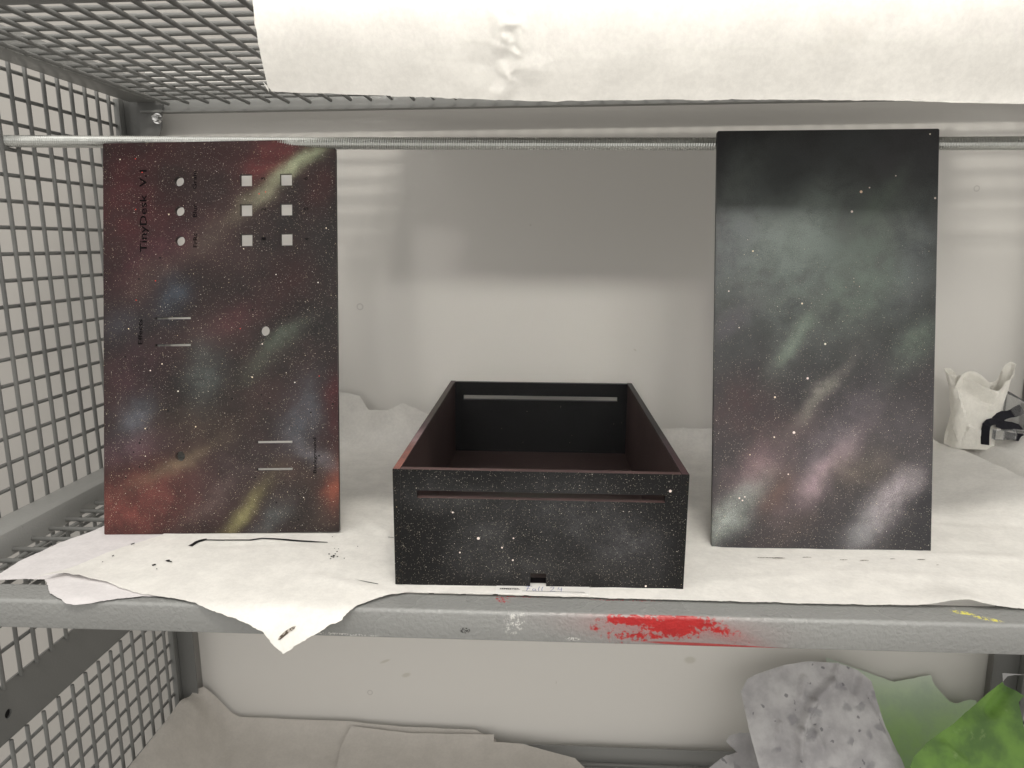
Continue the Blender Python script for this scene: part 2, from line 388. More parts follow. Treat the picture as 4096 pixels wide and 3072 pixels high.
blobsR = conv([
 (1770, 540, 25, 270, 190, (100, 112, 106), 1.0), (1700, 500, 40, 110, 75, (134, 148, 142), .95), (1860, 520, 60, 100, 70, (100, 116, 104), .75), (1600, 430, 70, 90, 45, (94, 110, 106), .6), (1780, 1000, 30, 250, 120, (92, 78, 82), .55), (1790, 330, 10, 260, 60, (66, 74, 80), .85), (1950, 350, 40, 110, 60, (68, 64, 76), .7), (1610, 400, 70, 90, 45, (82, 100, 92), .7), (1740, 530, 20, 110, 75, (122, 140, 132), .72), (1590, 520, 60, 80, 50, (118, 126, 130), .7),
 (1905, 430, 52, 90, 20, (98, 116, 102), .65), (1885, 620, 30, 95, 65, (110, 130, 116), .68), (1980, 560, 80, 90, 40, (92, 112, 118), .6), (1690, 400, 80, 70, 50, (52, 58, 62), .7), (1840, 470, 60, 60, 40, (66, 70, 72), .5),
 (1722, 735, 57, 80, 20, (130, 150, 132), .75), (1780, 850, 55, 85, 16, (158, 152, 138), .72), (1985, 745, 55, 75, 28, (112, 134, 116), .7), (1590, 690, 50, 70, 30, (92, 84, 96), .6),
 (1610, 870, 40, 90, 60, (84, 50, 54), .7), (1700, 930, 20, 110, 50, (72, 48, 50), .55), (1650, 1010, 45, 90, 38, (150, 112, 120), .68), (1795, 1015, 50, 95, 25, (190, 152, 166), .85), (1690, 1060, 60, 60, 35, (120, 78, 62), .65),
 (1830, 930, 50, 130, 50, (116, 106, 116), .6), (1880, 1010, 20, 70, 40, (122, 106, 88), .6), (1935, 1085, 50, 95, 30, (178, 164, 172), .85), (1590, 1115, 48, 85, 28, (166, 178, 170), .9), (1880, 1140, 50, 60, 30, (118, 126, 134), .6), (1720, 1140, 40, 80, 40, (92, 74, 70), .6), (1960, 930, 50, 110, 60, (92, 86, 92), .5)], 1549, 281, sxR, syR, RL)
WHITE = (.92, .88, .80)
M_GALL = galaxy('nebula_spray_paint_red', (.011, .009, .0095), blobsL, [(760, .25, .44, WHITE, .27, 0, None), (520, .18, .34, WHITE, .40, 0, None), (330, .13, .24, WHITE, .85, 0, None), (95, .085, .14, WHITE, 1.0, 0, None), (120, .09, .07, (.75, .08, .06), 1.0, .1, .4), (110, .14, .22, (.004, .004, .005), .95, .42, .12)], (.038, .022, .022), sat=.9, val=.58, big=[(572, 714, .0), (567, 748, .0009), (325, 802, .0009), (384, 745, .0)])
M_GALR = galaxy('nebula_spray_paint_green', (.030, .030, .034), blobsR, [(760, .25, .50, WHITE, .30, .42, .12), (520, .18, .36, WHITE, .45, .38, .10), (330, .12, .20, WHITE, .9, .46, .1), (70, .085, .12, WHITE, 1.0, 0, None), (30, .055, .10, (.9, .74, .68), 1.0, 0, None)], (.050, .047, .050), sat=.62, val=1.0, big=[(1841, 456, .0014), (1751, 815, .0014), (1723, 933, .0016), (1605, 1078, .0011), (1612, 1083, .0010), (1617, 1075, .0009), (1878, 405, .0009), (1934, 380, .0008), (1712, 1024, .0009), (1575, 627, .0009), (2019, 428, .0012), (1599, 706, .0008)])
M_BOXF = galaxy('black_speckled_paint', (.005, .005, .0055), [(.09, .055, .3, .035, .025, srgb(80, 80, 84), .6), (.19, .08, -.2, .06, .035, srgb(84, 84, 90), .55), (.14, .025, 0, .06, .02, srgb(78, 76, 78), .5), (.25, .05, .3, .03, .03, srgb(86, 84, 92), .6), (.06, .10, 0, .05, .015, srgb(76, 76, 78), .5), (.22, .02, 0, .05, .015, srgb(66, 62, 62), .5)],
   [(760, .26, .50, WHITE, .30, 0, None), (520, .18, .30, WHITE, .45, 0, None), (330, .13, .14, WHITE, .9, 0, None), (60, .085, .08, (.95, .82, .74), 1.0, 0, None)], (.006, .006, .0065), .4, .5, 'xz', .3, 1.0, big=[(1036, 1159, .0016), (1448, 1049, .0015), (980, 1104, .0010), (1405, 1255, .0011), (1113, 1157, .0009), (1088, 1178, .0010), (1112, 1205, .0010), (995, 1191, .0009)])
# box rims and insides: colour runs along the depth of the box (local y)
M_RIML = galaxy('rust_rim_paint', (.035, .024, .024), [(.0, .03, 1.57, .10, .10, srgb(190, 104, 84), .95), (.0, .13, 1.57, .035, .1, srgb(186, 150, 158), .8), (.0, .19, 1.57, .04, .1, srgb(96, 62, 84), .8), (.0, .29, 1.57, .09, .1, srgb(96, 88, 62), .7), (.0, .44, 1.57, .06, .1, srgb(86, 54, 52), .7)], [(420, .17, .16, WHITE, .7, 0, None)])
M_RIMR = galaxy('dark_maroon_rim_paint', (.014, .012, .014), [(.30, .02, 1.57, .07, .1, srgb(92, 50, 56), .8), (.30, .10, 1.57, .05, .1, srgb(70, 40, 52), .7)], [(420, .17, .14, WHITE, .6, 0, None)])
M_RIMF = galaxy('maroon_rim_paint', (.070, .038, .036), [(.05, .0, 0, .10, .1, srgb(104, 74, 72), .7), (.2, 0, 0, .09, .1, srgb(84, 60, 64), .7)], [(420, .17, .14, WHITE, .6, 0, None)])
M_BOXI = galaxy('dark_brown_inner_paint', (.055, .037, .036), [(.0, .06, 1.57, .12, .2, srgb(88, 66, 64), .7), (.14, .26, .3, .07, .035, srgb(66, 78, 66), .7), (.22, .2, .6, .06, .02, srgb(84, 86, 84), .6)], [(420, .17, .03, WHITE, .5, 0, None)], (.075, .052, .050), .6)
M_BOXB = galaxy('black_inner_paint', (.006, .006, .007), [(.2, .06, 0, .1, .05, srgb(24, 34, 36), .5)], [(300, .14, .02, WHITE, .5, 0, None), (90, .07, .05, WHITE, .8, 0, None)], (.010, .010, .011), .35, .5, 'xz')

# spotted / green paper
k = NT('grey_blotched_paper')
c = k.mix(k.rng(k.noise(22, 5, .6), .3, .7), srgb(172, 170, 173), srgb(206, 205, 206))
v2 = k.vm('ADD', k.obj, k.vm('MULTIPLY', k.noise(40, 3, col=True), (.03, .03, .03)))
d, rc = k.vor(34, v2); rs = k.sep(rc)
m = k.math('MULTIPLY', k.rng(d, .46, .24), k.math('LESS_THAN', rs['X'], .42)); c = k.mix(k.math('MULTIPLY', m, .45), c, srgb(110, 109, 116))
d, rc = k.vor(80, v2); rs = k.sep(rc); m = k.math('MULTIPLY', k.rng(d, .3, .2), k.math('LESS_THAN', rs['X'], .16)); c = k.mix(k.math('MULTIPLY', m, .6), c, srgb(84, 84, 92))
M_SPOT = k.fin(c, .8, k.bump(k.noise(60, 4, .6), .3, .004), .25)
k = NT('green_painted_paper')
c = k.mix(k.rng(k.noise(14, 4, .6), .35, .65), srgb(98, 130, 76), srgb(128, 168, 84)); c = k.mix(k.rng(k.noise(24, 4, .65), .62, .72, 0, .55), c, srgb(165, 190, 130))
M_GREEN = k.fin(c, .6, k.bump(k.noise(60, 4, .6), .25, .004), .3)
k = NT('pale_green_overspray_paper')
P = k.sep(k.obj); c = k.mix(k.rng(P['Z'], -.36, -.56), srgb(222, 228, 222), srgb(178, 214, 146)); c = k.mix(k.math('MULTIPLY', k.rng(k.noise(20, 4, .6), .4, .7), .4), c, srgb(172, 190, 178))
M_MINT = k.fin(c, .85, k.bump(k.noise(50, 4, .6), .2, .004), .2)

# ================================================================== SETTING
wall = mobj('wall', box_mesh((-1.7, 1.282, -1.0), (1.9, 1.30, 2.4)), M_WALL); tag(wall, kind='structure')

k = NT('grey_vinyl_floor'); M_FLOOR = k.fin(k.mix(k.noise(5, 4, .6), (.28, .272, .26), (.34, .333, .32)), .6, None, .3)
flr = mobj('floor', box_mesh((-5, -6, -1.03), (5, 1.275, -1.0)), M_FLOOR); tag(flr, kind='structure')
# ================================================================== THE RACK
WR = .0029                       # wire radius
XL, XR = -.665, .775             # inner faces of the side rails
YF, YB = .672, 1.245
DZ = .602                        # shelf pitch
rack = empty('storage_rack', (.05, .95, -1.0))
tag(rack, 'grey steel wire mesh storage rack with textured front shelf lip smeared with red paint', 'rack')
def part(name, me, mat, parent=None):
    o = mobj(name, me, mat); o.parent = parent or rack
    if parent is None: o.matrix_parent_inverse = Matrix.Translation(-rack.location)
    return o
def lip_profile(z):
    r = .0042; pts = [(.706, z-.0022), (.706, z), (YF+r, z)]
    for i in range(1, 7):
        a = math.pi/2*i/6; pts.append((YF+r-r*math.sin(a), z-r+r*math.cos(a)))
    pts += [(YF, z-.0300), (YF+.0008, z-.0315), (YF+.0025, z-.0322), (YF+.014, z-.0322), (YF+.014, z-.0300), (YF+.0025, z-.0300), (YF+.0022, z-.028), (YF+.0022, z-.006), (YF+.005, z-.0022)]
    return pts
wire_x = cyl_mesh(WR, XR-XL+.004, 0); wire_y = cyl_mesh(WR*.95, YB-YF-.034, 1)
for m_ in (wire_x, wire_y): m_.materials.append(M_METAL)
def child_wire(me, parent, loc):
    o = bpy.data.objects.new('wire', me); COL.objects.link(o); o.parent = parent; o.location = Vector(loc)+Vector([random.uniform(-.0005, .0005) for _ in range(3)])*(1, 1, 1)[0]; o.rotation_euler = [random.uniform(-.0022, .0022) for _ in range(3)]; return o
def shelf(z, mat_lip, xs_range, x_wires, full=True):
    # the frame is the parent of its lip, rails and wires
    prof = [(YB-.006, z-.0235), (YB+.012, z-.0235), (YB+.012, z+.012), (YB+.009, z+.012), (YB+.009, z-.0205), (YB-.006, z-.0205)]
    fr = part('shelf_frame', extrude_profile(prof, 0, XL-.03, XR+.03, False), M_FRAME)
    if full:
        lp = mobj('front_lip', extrude_profile(lip_profile(z-.001 if z < .3 else z+.0055), 0, XL-.07, XR+.07), mat_lip, fr)
    for sx, xi in ((-1, XL), (1, XR)):
        xo = xi+sx*.045
        lo, hi_ = min(xi, xo), max(xi, xo)
        mobj('side_rail', box_mesh((lo, YF+.034, z-.012 if z < .3 else z-.008), (hi_, YB-.008, z+.020), .0022), M_FRAME, fr)
    for i in range(x_wires[0], x_wires[1]):
        child_wire(wire_x, fr, (XL-.002, .7715+.0327*(i-2), z-WR-.0012))
    for x in xs_range:
        child_wire(wire_y, fr, (x, YF+.034, z-3*WR-.0008))
    return fr
xs_all = [XL+.017+.0343*i for i in range(42)]
shelf(DZ, M_METAL, xs_all, (0, 17))
shelf(0.0, M_LIP, xs_all[:20], (0, 17))
shelf(-DZ, M_METAL, [], (12, 17), False)

# side mesh panels: band with bolt hole, posts, wires
h0 = hit(35, 2854, 0, -.7315)
band_outer = rect(.66, -.291, 1.25, -.212)
for sx, xm in ((-1, -.730), (1, .838)):
    holes = [circle(h0.y, h0.z, .0062, 16)]
    me = plate(band_outer, holes, .003)
    for v in me.vertices: y_, z_, t_ = v.co; v.co = (xm-sx*t_*1.0+sx*.002, y_, z_)
    fr = part('side_panel_frame', me, M_METAL)
    bk = mobj('hole_shade_plate', box_mesh((xm+sx*.006-.001, h0.y-.012, h0.z-.012), (xm+sx*.006+.001, h0.y+.012, h0.z+.012)), M_DARK, fr)  # added dark plate, paints the shade inside the bolt hole
    vx = xm-sx*.0; hx = xm+sx*WR*1.9
    up = cyl_mesh(WR, .838, 2); lo_ = cyl_mesh(WR, .3485, 2); hz = cyl_mesh(WR*.95, .60, 1)
    for m_ in (up, lo_, hz): m_.materials.append(M_METAL)
    for i in range(18):
        y = 1.2405-.0314*i
        if y < .69: break
        child_wire(up, fr, (vx-sx*.001, y, -.2155)); child_wire(lo_, fr, (vx-sx*.0, y, -.640))
    for i in range(23):
        child_wire(hz, fr, (hx, .655, .3505-.0346*(i-7)))
    for i in range(9):
        child_wire(hz, fr, (hx, .655, -.318-.0346*i))
    # angle-iron back post
    a, b = (-.733, -.697) if sx < 0 else (.789, .842)
    pp = [(a, 1.249), (b, 1.249), (b, 1.2515), (a+.003, 1.2515), (a+.003, 1.268), (a, 1.268)] if sx < 0 else [(a, 1.249), (b, 1.249), (b, 1.268), (b-.003, 1.268), (b-.003, 1.2515), (a, 1.2515)]
    bm = bmesh.new(); n = len(pp)
    vs_ = [bm.verts.new((p[0], p[1], z)) for z in (-1.0, .62) for p in pp]
    for i in range(n): bm.faces.new((vs_[i], vs_[(i+1) % n], vs_[n+(i+1) % n], vs_[n+i]))
    bm.faces.new(vs_[:n]); bm.faces.new(vs_[n:][::-1])
    part('post', bm_mesh(bm), M_METAL)
    part('edge_bar', box_mesh((xm-.006, 1.232, -1.0), (xm+.004, 1.246, .60), .001), M_METAL)
    part('front_post', box_mesh((xm-.02+sx*.02, .655, -1.0), (xm+.02+sx*.02, .670, 1.0), .001), M_METAL) if sx > 0 else None
# gusset bracket and bolt at the back corner under the upper shelf
gp = [(-.700, .596), (-.655, .596), (-.6575, .585)] + [(-.657-.030*math.sin(t), .552-.030+.030*math.cos(t)) for t in []]
for i in range(9):
    t = i/8*math.pi/2; gp.append((-.660-.022*(1-math.cos(t)) - .0, .578-.048*math.sin(t)))
gp.append((-.700, .530))
me = plate(gp, [], .003)
for v in me.vertices: x_, z_, t_ = v.co; v.co = (x_, 1.2455+t_, z_)
br = part('bracket', me, M_METAL)
bm = bmesh.new(); bmesh.ops.create_cone(bm, cap_ends=True, segments=6, radius1=.0062, radius2=.0056, depth=.007)
b1 = hit(623, 472, 1, 1.238)
for v in bm.verts: v.co = Vector((v.co.x, v.co.z, v.co.y))+Vector((b1.x, 1.2395, b1.z))
bmesh.ops.bevel(bm, geom=bm.edges[:], offset=.0006, segments=1, affect='EDGES')
bo = mobj('bolt', bm_mesh(bm), M_CHROME, br)
bm = bmesh.new(); bmesh.ops.create_cone(bm, cap_ends=True, segments=20, radius1=.0085, radius2=.0085, depth=.0015)
for v in bm.verts: v.co = Vector((v.co.x, v.co.z, v.co.y))+Vector((b1.x, 1.2432, b1.z))
mobj('washer', bm_mesh(bm, True, 40), M_CHROME, br)

bb = mobj('added_wall_board', box_mesh((-.700, 1.275, -.66), (.795, 1.281, .66), .0006, 1), M_BOARD)  # added board standing for the back wall, paler than the wall behind
tag(bb, 'smooth off-white board added behind the rack, standing for the back wall', 'board')

# ================================================================== THREADED ROD
rp = [(-.98, .9913, .5058), (-.725, .979, .500), (-.284, .959, .4877), (.0514, .9445, .4798), (.5395, .92, .4715), (.84, .906, .4675)]
xs_, ys_, zs_ = zip(*rp)
pitch_ = .0030; nring = int((.84+.98)/pitch_)*2; NS = 14; V = []; F = []
co = np.polyfit(xs_, zs_, 2); cy_ = np.polyfit(xs_, ys_, 1)
F = []
V = [( -.98+(i*pitch_/2), np.polyval(cy_, -.98+i*pitch_/2)+(.0080 if i % 2 else .0069)*math.cos(2*math.pi*j/NS), np.polyval(co, -.98+i*pitch_/2)+(.0080 if i % 2 else .0069)*math.sin(2*math.pi*j/NS)) for i in range(nring+1) for j in range(NS)]
V = [(v[0]+.0009*math.sin(2*math.pi*(q % NS)/NS), v[1], v[2]) for q, v in enumerate(V)]
for i in range(1, nring+1):
    for j in range(NS): F.append(((i-1)*NS+j, (i-1)*NS+(j+1) % NS, i*NS+(j+1) % NS, i*NS+j))
F += [tuple(range(NS-1, -1, -1)), tuple(range(nring*NS, (nring+1)*NS))]
rod = mobj('threaded_rod', mesh_of(V, F), M_ZINC)
tag(rod, 'long zinc threaded rod running across the bay behind the two leaning painted boards', 'rod')

# ================================================================== TEXT
def text_mesh(body, size, spacing=1.0, bold=0.0):
    cu = bpy.data.curves.new('t', 'FONT'); cu.body = body; cu.size = size; cu.space_character = spacing; cu.resolution_u = 2; cu.offset = bold
    o = bpy.data.objects.new('t', cu); COL.objects.link(o); bpy.context.view_layer.update()
    me = bpy.data.meshes.new_from_object(o.evaluated_get(bpy.context.evaluated_depsgraph_get()))
    bpy.data.objects.remove(o, do_unlink=True); return me
def fit_text(me, length, height):
    xs = [v.co.x for v in me.vertices]; ys = [v.co.y for v in me.vertices]
    sx = length/(max(xs)-min(xs)); sy = height/(max(ys)-min(min(ys), 0))
    x0 = min(xs)
    for v in me.vertices: v.co = ((v.co.x-x0)*sx, v.co.y*sy, 0)
    return me

# ================================================================== LEFT BOARD (lid with cut-outs)
def board_matrix(x, y, z, yaw, lean, roll):
    return Matrix.Translation((x, y, z)) @ Matrix.Rotation(yaw, 4, 'Z') @ Matrix.Rotation(math.pi/2-lean, 4, 'X') @ Matrix.Rotation(roll, 4, 'Z')
def board_outline(W, L, ch=.0012): return [(ch, 0), (W-ch, 0), (W, ch), (W, L-ch), (W-ch, L), (ch, L), (0, L-ch), (0, ch)]
hs = []
for cx in (.1835, .2347):
    for cy in (.4488, .4104, .3720): hs.append(rect(cx-.0077, cy-.0076, cx+.0077, cy+.0076))
for cx, cy in ((.0978, .4489), (.0982, .4107), (.0986, .3725), (.2063, .2557), (.0971, .0979)): hs.append(circle(cx, cy, .0062, 22))
for x0, y0 in ((.066, .2724), (.066, .2380), (.1946, .1130), (.1946, .0786)): hs.append(rect(x0, y0, x0+.0456, y0+.0028))
lid = mobj('painted_lid_board', plate(board_outline(LW, LL), hs, .0062), M_GALL)
lid.matrix_world = board_matrix(-.5714, .8403, .0010, .0508, .2083, .0107)
tag(lid, 'maroon and black starry board with square cut-outs and engraved lettering, leaning on the rod', 'painted board')
def engrave(body, x, y, length, height, name='lettering'):
    me = fit_text(text_mesh(body, .01, 1.0, .00015), length, height)
    o = mobj(name, me, M_ENGRAVE_SHADE, lid); o.rotation_euler = (0, 0, math.pi/2); o.location = (x, y, .00025); return o
engrave('TinyDesk  V.1', .0560, .3585, .1057, .0120, 'title_lettering')
for b_, x_, y_, l_, h_ in (('FrRt', .1205, .3637, .0180, .0052), ('Blur', .1203, .4023, .0168, .0052), ('Grain', .1202, .4383, .0236, .0052), ('Effects', .0497, .2409, .0320, .0058), ('Background', .2705, .0743, .0450, .0056)):
    engrave(b_, x_, y_, l_, h_)
for b_, x_, y_ in (('3', .2080, .4484), ('2', .2086, .4090), ('1', .2085, .3715), ('6', .2627, .4477), ('5', .2630, .4090), ('4', .2635, .3700)):
    engrave(b_, x_, y_, .0036, .0056, 'numeral')

# ================================================================== RIGHT BOARD
rb = mobj('painted_base_board', plate(board_outline(RW, RL), [], .0062), M_GALR)
rb.matrix_world = board_matrix(.1863, .8353, .0010, .0044, .1687, -.004)
tag(rb, 'plain starry board in grey green and pink clouds without any holes, leaning on the rod', 'painted board')

# ================================================================== OPEN BOX
BW, BD, BH, BT = .3057, .4944, .1287, .0080
boxe = empty('open_box'); tag(boxe, 'open black speckled wooden box with slotted ends and a small notch at the bottom', 'box')
boxe.matrix_world = Matrix.Translation((-.1713, .7186, .0028)) @ Matrix.Rotation(.02, 4, 'Z') @ Matrix.Rotation(.0129, 4, 'Y') @ Matrix.Rotation(.0019, 4, 'X')
def upright(outer, holes, t, y, mats, name):
    me = plate(outer, holes, t)
    for v in me.vertices: x_, z_, t_ = v.co; v.co = (x_, y-t_, z_)
    bm = bmesh.new(); bm.from_mesh(me); bmesh.ops.recalc_face_normals(bm, faces=bm.faces[:]); bm.to_mesh(me); bm.free()
    for m_ in mats: me.materials.append(m_)
    me.update()
    for p in me.polygons:
        if abs(p.normal.z) > .9: p.material_index = 1
        elif p.normal.y > .9: p.material_index = 2
    return mobj(name, me, None, boxe)
o_ = [(BT, 0), (.1444, 0), (.1444, .0165), (.1612, .0165), (.1612, 0), (BW-BT, 0), (BW-BT, BH), (BT, BH)]
upright(o_, [rect(.0250, .0980, .2822, .1060)], BT, .0006, (M_BOXF, M_RIMF, M_BOXI), 'front_wall')
upright(rect(BT, 0, BW-BT, BH-.0003), [rect(.0221, .0984, .2817, .1060)], BT, BD-BT-.0006, (M_BOXB, M_RIMR, M_BOXF), 'back_wall')
for x0, mr in ((0, M_RIML), (BW-BT, M_RIMR)):
    me = box_mesh((x0, 0, 0), (x0+BT, BD, BH+.0003), .0004, 1)
    for m_ in (M_BOXF, mr, M_BOXI): me.materials.append(m_)
    for p in me.polygons:
        if p.normal.z > .9: p.material_index = 1
        elif p.normal.x*(1 if x0 == 0 else -1) > .9: p.material_index = 2
    mobj('side_wall', me, None, boxe)
me = box_mesh((BT, BT, .0004), (BW-BT, BD-BT, .0082)); [me.materials.append(m_) for m_ in (M_BOXI, M_ENGRAVE_SHADE)]
for p in me.polygons: p.material_index = 0 if p.normal.z > .9 else 1  # edges and underside blackened to paint in the shade of the notch
mobj('floor_board', me, None, boxe)

# ================================================================== PAPERS ON THE MIDDLE SHELF
mid = Profile([(.6375, -.075), (.640, -.045), (.6425, -.032), (.648, -.018), (.655, -.0075), (.664, -.0005), (.674, .0016), (.72, .0012), (1.17, .0012), (1.215, .003), (1.245, .012), (1.258, .028), (1.264, .055), (1.2665, .12)])
def sstep(a, b, x):
    t = min(1, max(0, (x-a)/(b-a))); return t*t*(3-2*t)
def mid_F(off=0.0, curl=True, lump=1.0):
    def F(x, s):
        y, z = mid.at(s); n = mid.normal(s)
        back = sstep(.93, 1.15, y)
        d = off + lump*(.0005*nz(x*14, y*14, 1) + .0004*nz(x*40, y*40, 2) + back*.0055*nz(x*7, y*9, 5) + back*.0022*nz(x*23, y*26, 6))
        if y > 1.2: d = max(d, 0) + .001
        if curl:
            d += .034*sstep(.50, .66, x)*sstep(.84, 1.0, y)*(1-.35*sstep(1.15, 1.25, y))
            d += .0085*math.exp(-((x-.405)/.030)**2-((y-.70)/.028)**2)
            d += .0075*math.exp(-((x+.56)/.06)**2-((y-.70)/.03)**2)*(1 if y > .668 else .6)
            for a_, b_, hh, wd in MCR: d += hh*tent(seg_dist((x, y), a_, b_), wd)
        return Vector((x, y, z))+n*d
    return F
P_ = mid.inv
def tent(d, wd): return max(0.0, 1-abs(d)/wd)
def seg_dist(p, a, b):
    ab = (b[0]-a[0], b[1]-a[1]); t = max(0, min(1, ((p[0]-a[0])*ab[0]+(p[1]-a[1])*ab[1])/(ab[0]**2+ab[1]**2+1e-12)))
    return math.hypot(p[0]-a[0]-t*ab[0], p[1]-a[1]-t*ab[1])
gpt = lambda px, py: tuple(hit(px, py, 2, 0))[:2]
MCR = [(gpt(640, 2165), gpt(300, 2330), .0016, .008), (gpt(760, 2160), gpt(560, 2300), .0012, .008), (gpt(1260, 2310), gpt(1560, 2380), .0014, .010), (gpt(860, 2190), gpt(1330, 2170), -.0012, .010),
       (gpt(2850, 2190), gpt(2760, 2120), .0016, .012), (gpt(3740, 2225), gpt(4060, 2240), .0016, .012), (gpt(3500, 2300), gpt(4000, 2330), .0010, .014), (gpt(3760, 2090), gpt(4090, 2130), -.0016, .016), (gpt(1420, 2060), gpt(1560, 2150), .0014, .012), (gpt(2900, 2330), gpt(3400, 2290), .0008, .012)]
main_px = [(651, 2142), (521, 2181), (424, 2215), (313, 2265), (202, 2311), (128, 2356), (175, 2330), (260, 2306), (337, 2318), (424, 2335), (501, 2362), (569, 2380), (622, 2386), (699, 2396), (745, 2406), (823, 2434), (953, 2478), (1055, 2528), (1091, 2575), (1133, 2615), (1185, 2579), (1257, 2543), (1359, 2485), (1431, 2424), (1518, 2391), (1633, 2369), (1729, 2374), (2033, 2382), (2700, 2402), (3300, 2418), (3571, 2424), (4096, 2438)]
poly = [P_(*p) for p in main_px]
sy = mid.s_at_y
poly += [(.60, sy(.699)), (.665, sy(.72)), (.662, sy(.90)), (.652, sy(1.02)), (.648, sy(1.12)), (.640, sy(1.20)), (.632, sy(1.255))]
poly += [P_(*p) for p in [(3640, 1742), (3300, 1728), (2860, 1714), (2667, 1713), (2200, 1706), (1830, 1690), (1702, 1652), (1611, 1610), (1550, 1641), (1472, 1639), (1439, 1580), (1300, 1560), (1150, 1600), (1000, 1680), (850, 1760)]]
poly += [(-.50, sy(1.12)), (-.505, sy(1.0)), (-.50, sy(.90))]
main = sheet('shelf_paper', poly, mid_F(.0010), M_PAPER, .0065, .0013, .0022)
tag(main, 'large white paper sheet covering the middle shelf with a torn point hanging over the lip', 'paper sheet')
k = NT('grey_scuff'); c = k.mix(k.rng(k.noise(420, 4, .7), .45, .6), (.07, .055, .04), (.45, .41, .36)); M_SCUFF = k.fin(c, .8)
# ink smears on that sheet
def ink(pts, name='ink_mark', amp=.0004, F=mid_F(.0016), par=None, mat=M_INK):
    pl = torn([P_(*p) for p in pts], .0025, amp, pts[0][0]); vc = [Vector(p) for p in pl]
    ov, oe, of, *_ = delaunay_2d_cdt(vc, [], [list(range(len(pl)))], 1, 1e-7)
    me = mesh_of([F(p.x, p.y) for p in ov], of)
    return mobj(name, me, mat, par or main)
z7 = lambda L_: [(100+x*.7233, 2080+y*.7233) for x, y in L_]
ink(z7([(902, 148), (925, 152), (960, 130), (1005, 116), (1005, 108), (975, 113), (945, 122), (925, 136)]))
ink(z7([(1000, 113), (1240, 114), (1310, 104), (1480, 114), (1672, 122), (1674, 127), (1480, 121), (1310, 111), (1250, 120), (1000, 118)]), amp=.0002)
ink(z7([(776, 232), (800, 226), (803, 234), (814, 236), (812, 242), (785, 238)])); ink(z7([(702, 259), (722, 252), (726, 257), (706, 264)])); ink(z7([(583, 138), (608, 130), (605, 136), (588, 142)])); ink(z7([(480, 204), (494, 199), (492, 204), (483, 208)])); ink(z7([(727, 275), (733, 275), (733, 279), (727, 279)])); ink(z7([(426, 238), (433, 235), (432, 240), (427, 241)]))
for x, y, r in ((1682, 195, 5), (1695, 208, 6), (1708, 204, 7), (1706, 212, 5), (1716, 194, 4), (1728, 209, 5), (1690, 220, 4), (1712, 163, 3), (1726, 181, 5), (1734, 166, 3), (1766, 219, 4), (1840, 154, 3), (1700, 98, 3)):
    ink(z7([(x-r, y), (x-r*.5, y-r*.55), (x+r*.6, y-r*.5), (x+r, y), (x+r*.5, y+r*.5), (x-r*.6, y+r*.5)]), amp=.0001)
ink(z7([(1825, 336), (1900, 350), (1955, 360), (1952, 362), (1895, 353), (1860, 345)]), amp=.0004); ink(z7([(2005, 103), (2040, 104), (2040, 106), (2010, 105)]), amp=.0001)
for a_, b_, y_ in ((3030, 3130, 2235), (3210, 3245, 2235), (3360, 3390, 2244), (3440, 3475, 2246), (3560, 3580, 2241), (3670, 3700, 2243), (3745, 3755, 2265), (3090, 3140, 2237)):
    ink([(a_, y_-.8), ((a_+b_)/2, y_-1.4), (b_, y_-.5), (b_, y_+.5), (a_, y_+.8)], 'pencil_dash', .0004, mid_F(.0016), None, M_SCUFF)
ink(z7([(1404, 664), (1425, 632), (1465, 604), (1500, 586), (1492, 602), (1465, 620), (1440, 645), (1412, 664)]), 'scuff_mark', .0012, mid_F(.0016), None, M_SCUFF)

under_px = [(440, 2098), (417, 2101), (370, 2122), (323, 2140), (241, 2169), (183, 2195), (77, 2243), (0, 2292), (-30, 2318), (0, 2317), (100, 2314), (178, 2316), (186, 2328), (198, 2369), (260, 2410), (299, 2419), (366, 2412), (458, 2395), (569, 2382), (640, 2384), (800, 2330), (760, 2150), (560, 2085)]
under = sheet('under_paper', [P_(*p) for p in under_px], mid_F(-.0003, False, .4), M_PAPER2, .009, .0011, .0022, seed=4)
tag(under, 'lilac white torn sheet poking out beneath the big sheet beside the wire deck', 'paper sheet')

# crumpled sheet at the right, behind the lifted edge of the main sheet
def F_right(x, y):
    z = .004 + .030*sstep(1.02, 1.20, y)*(1-.25*sstep(1.22, 1.26, y)) + .020*sstep(.67, .73, x)
    z += .010*abs(nz(x*13+y*5, y*5-x*3, 11)) + .004*nz(x*34, y*34, 12) - .012*math.exp(-((x-.735+(y-1.1)*.25)/.018)**2)
    return Vector((x, y, max(z, .002)-.024*sstep(.70, .655, x)))
rs_ = sheet('crumpled_paper', [(.60, .80), (.765, .80), (.768, 1.0), (.766, 1.18), (.75, 1.245), (.68, 1.262), (.60, 1.262), (.595, 1.0)], F_right, M_PAPER, .009, .0015, seed=8)
tag(rs_, 'creased white paper heaped under the paper bag in the back corner of the shelf', 'paper sheet')

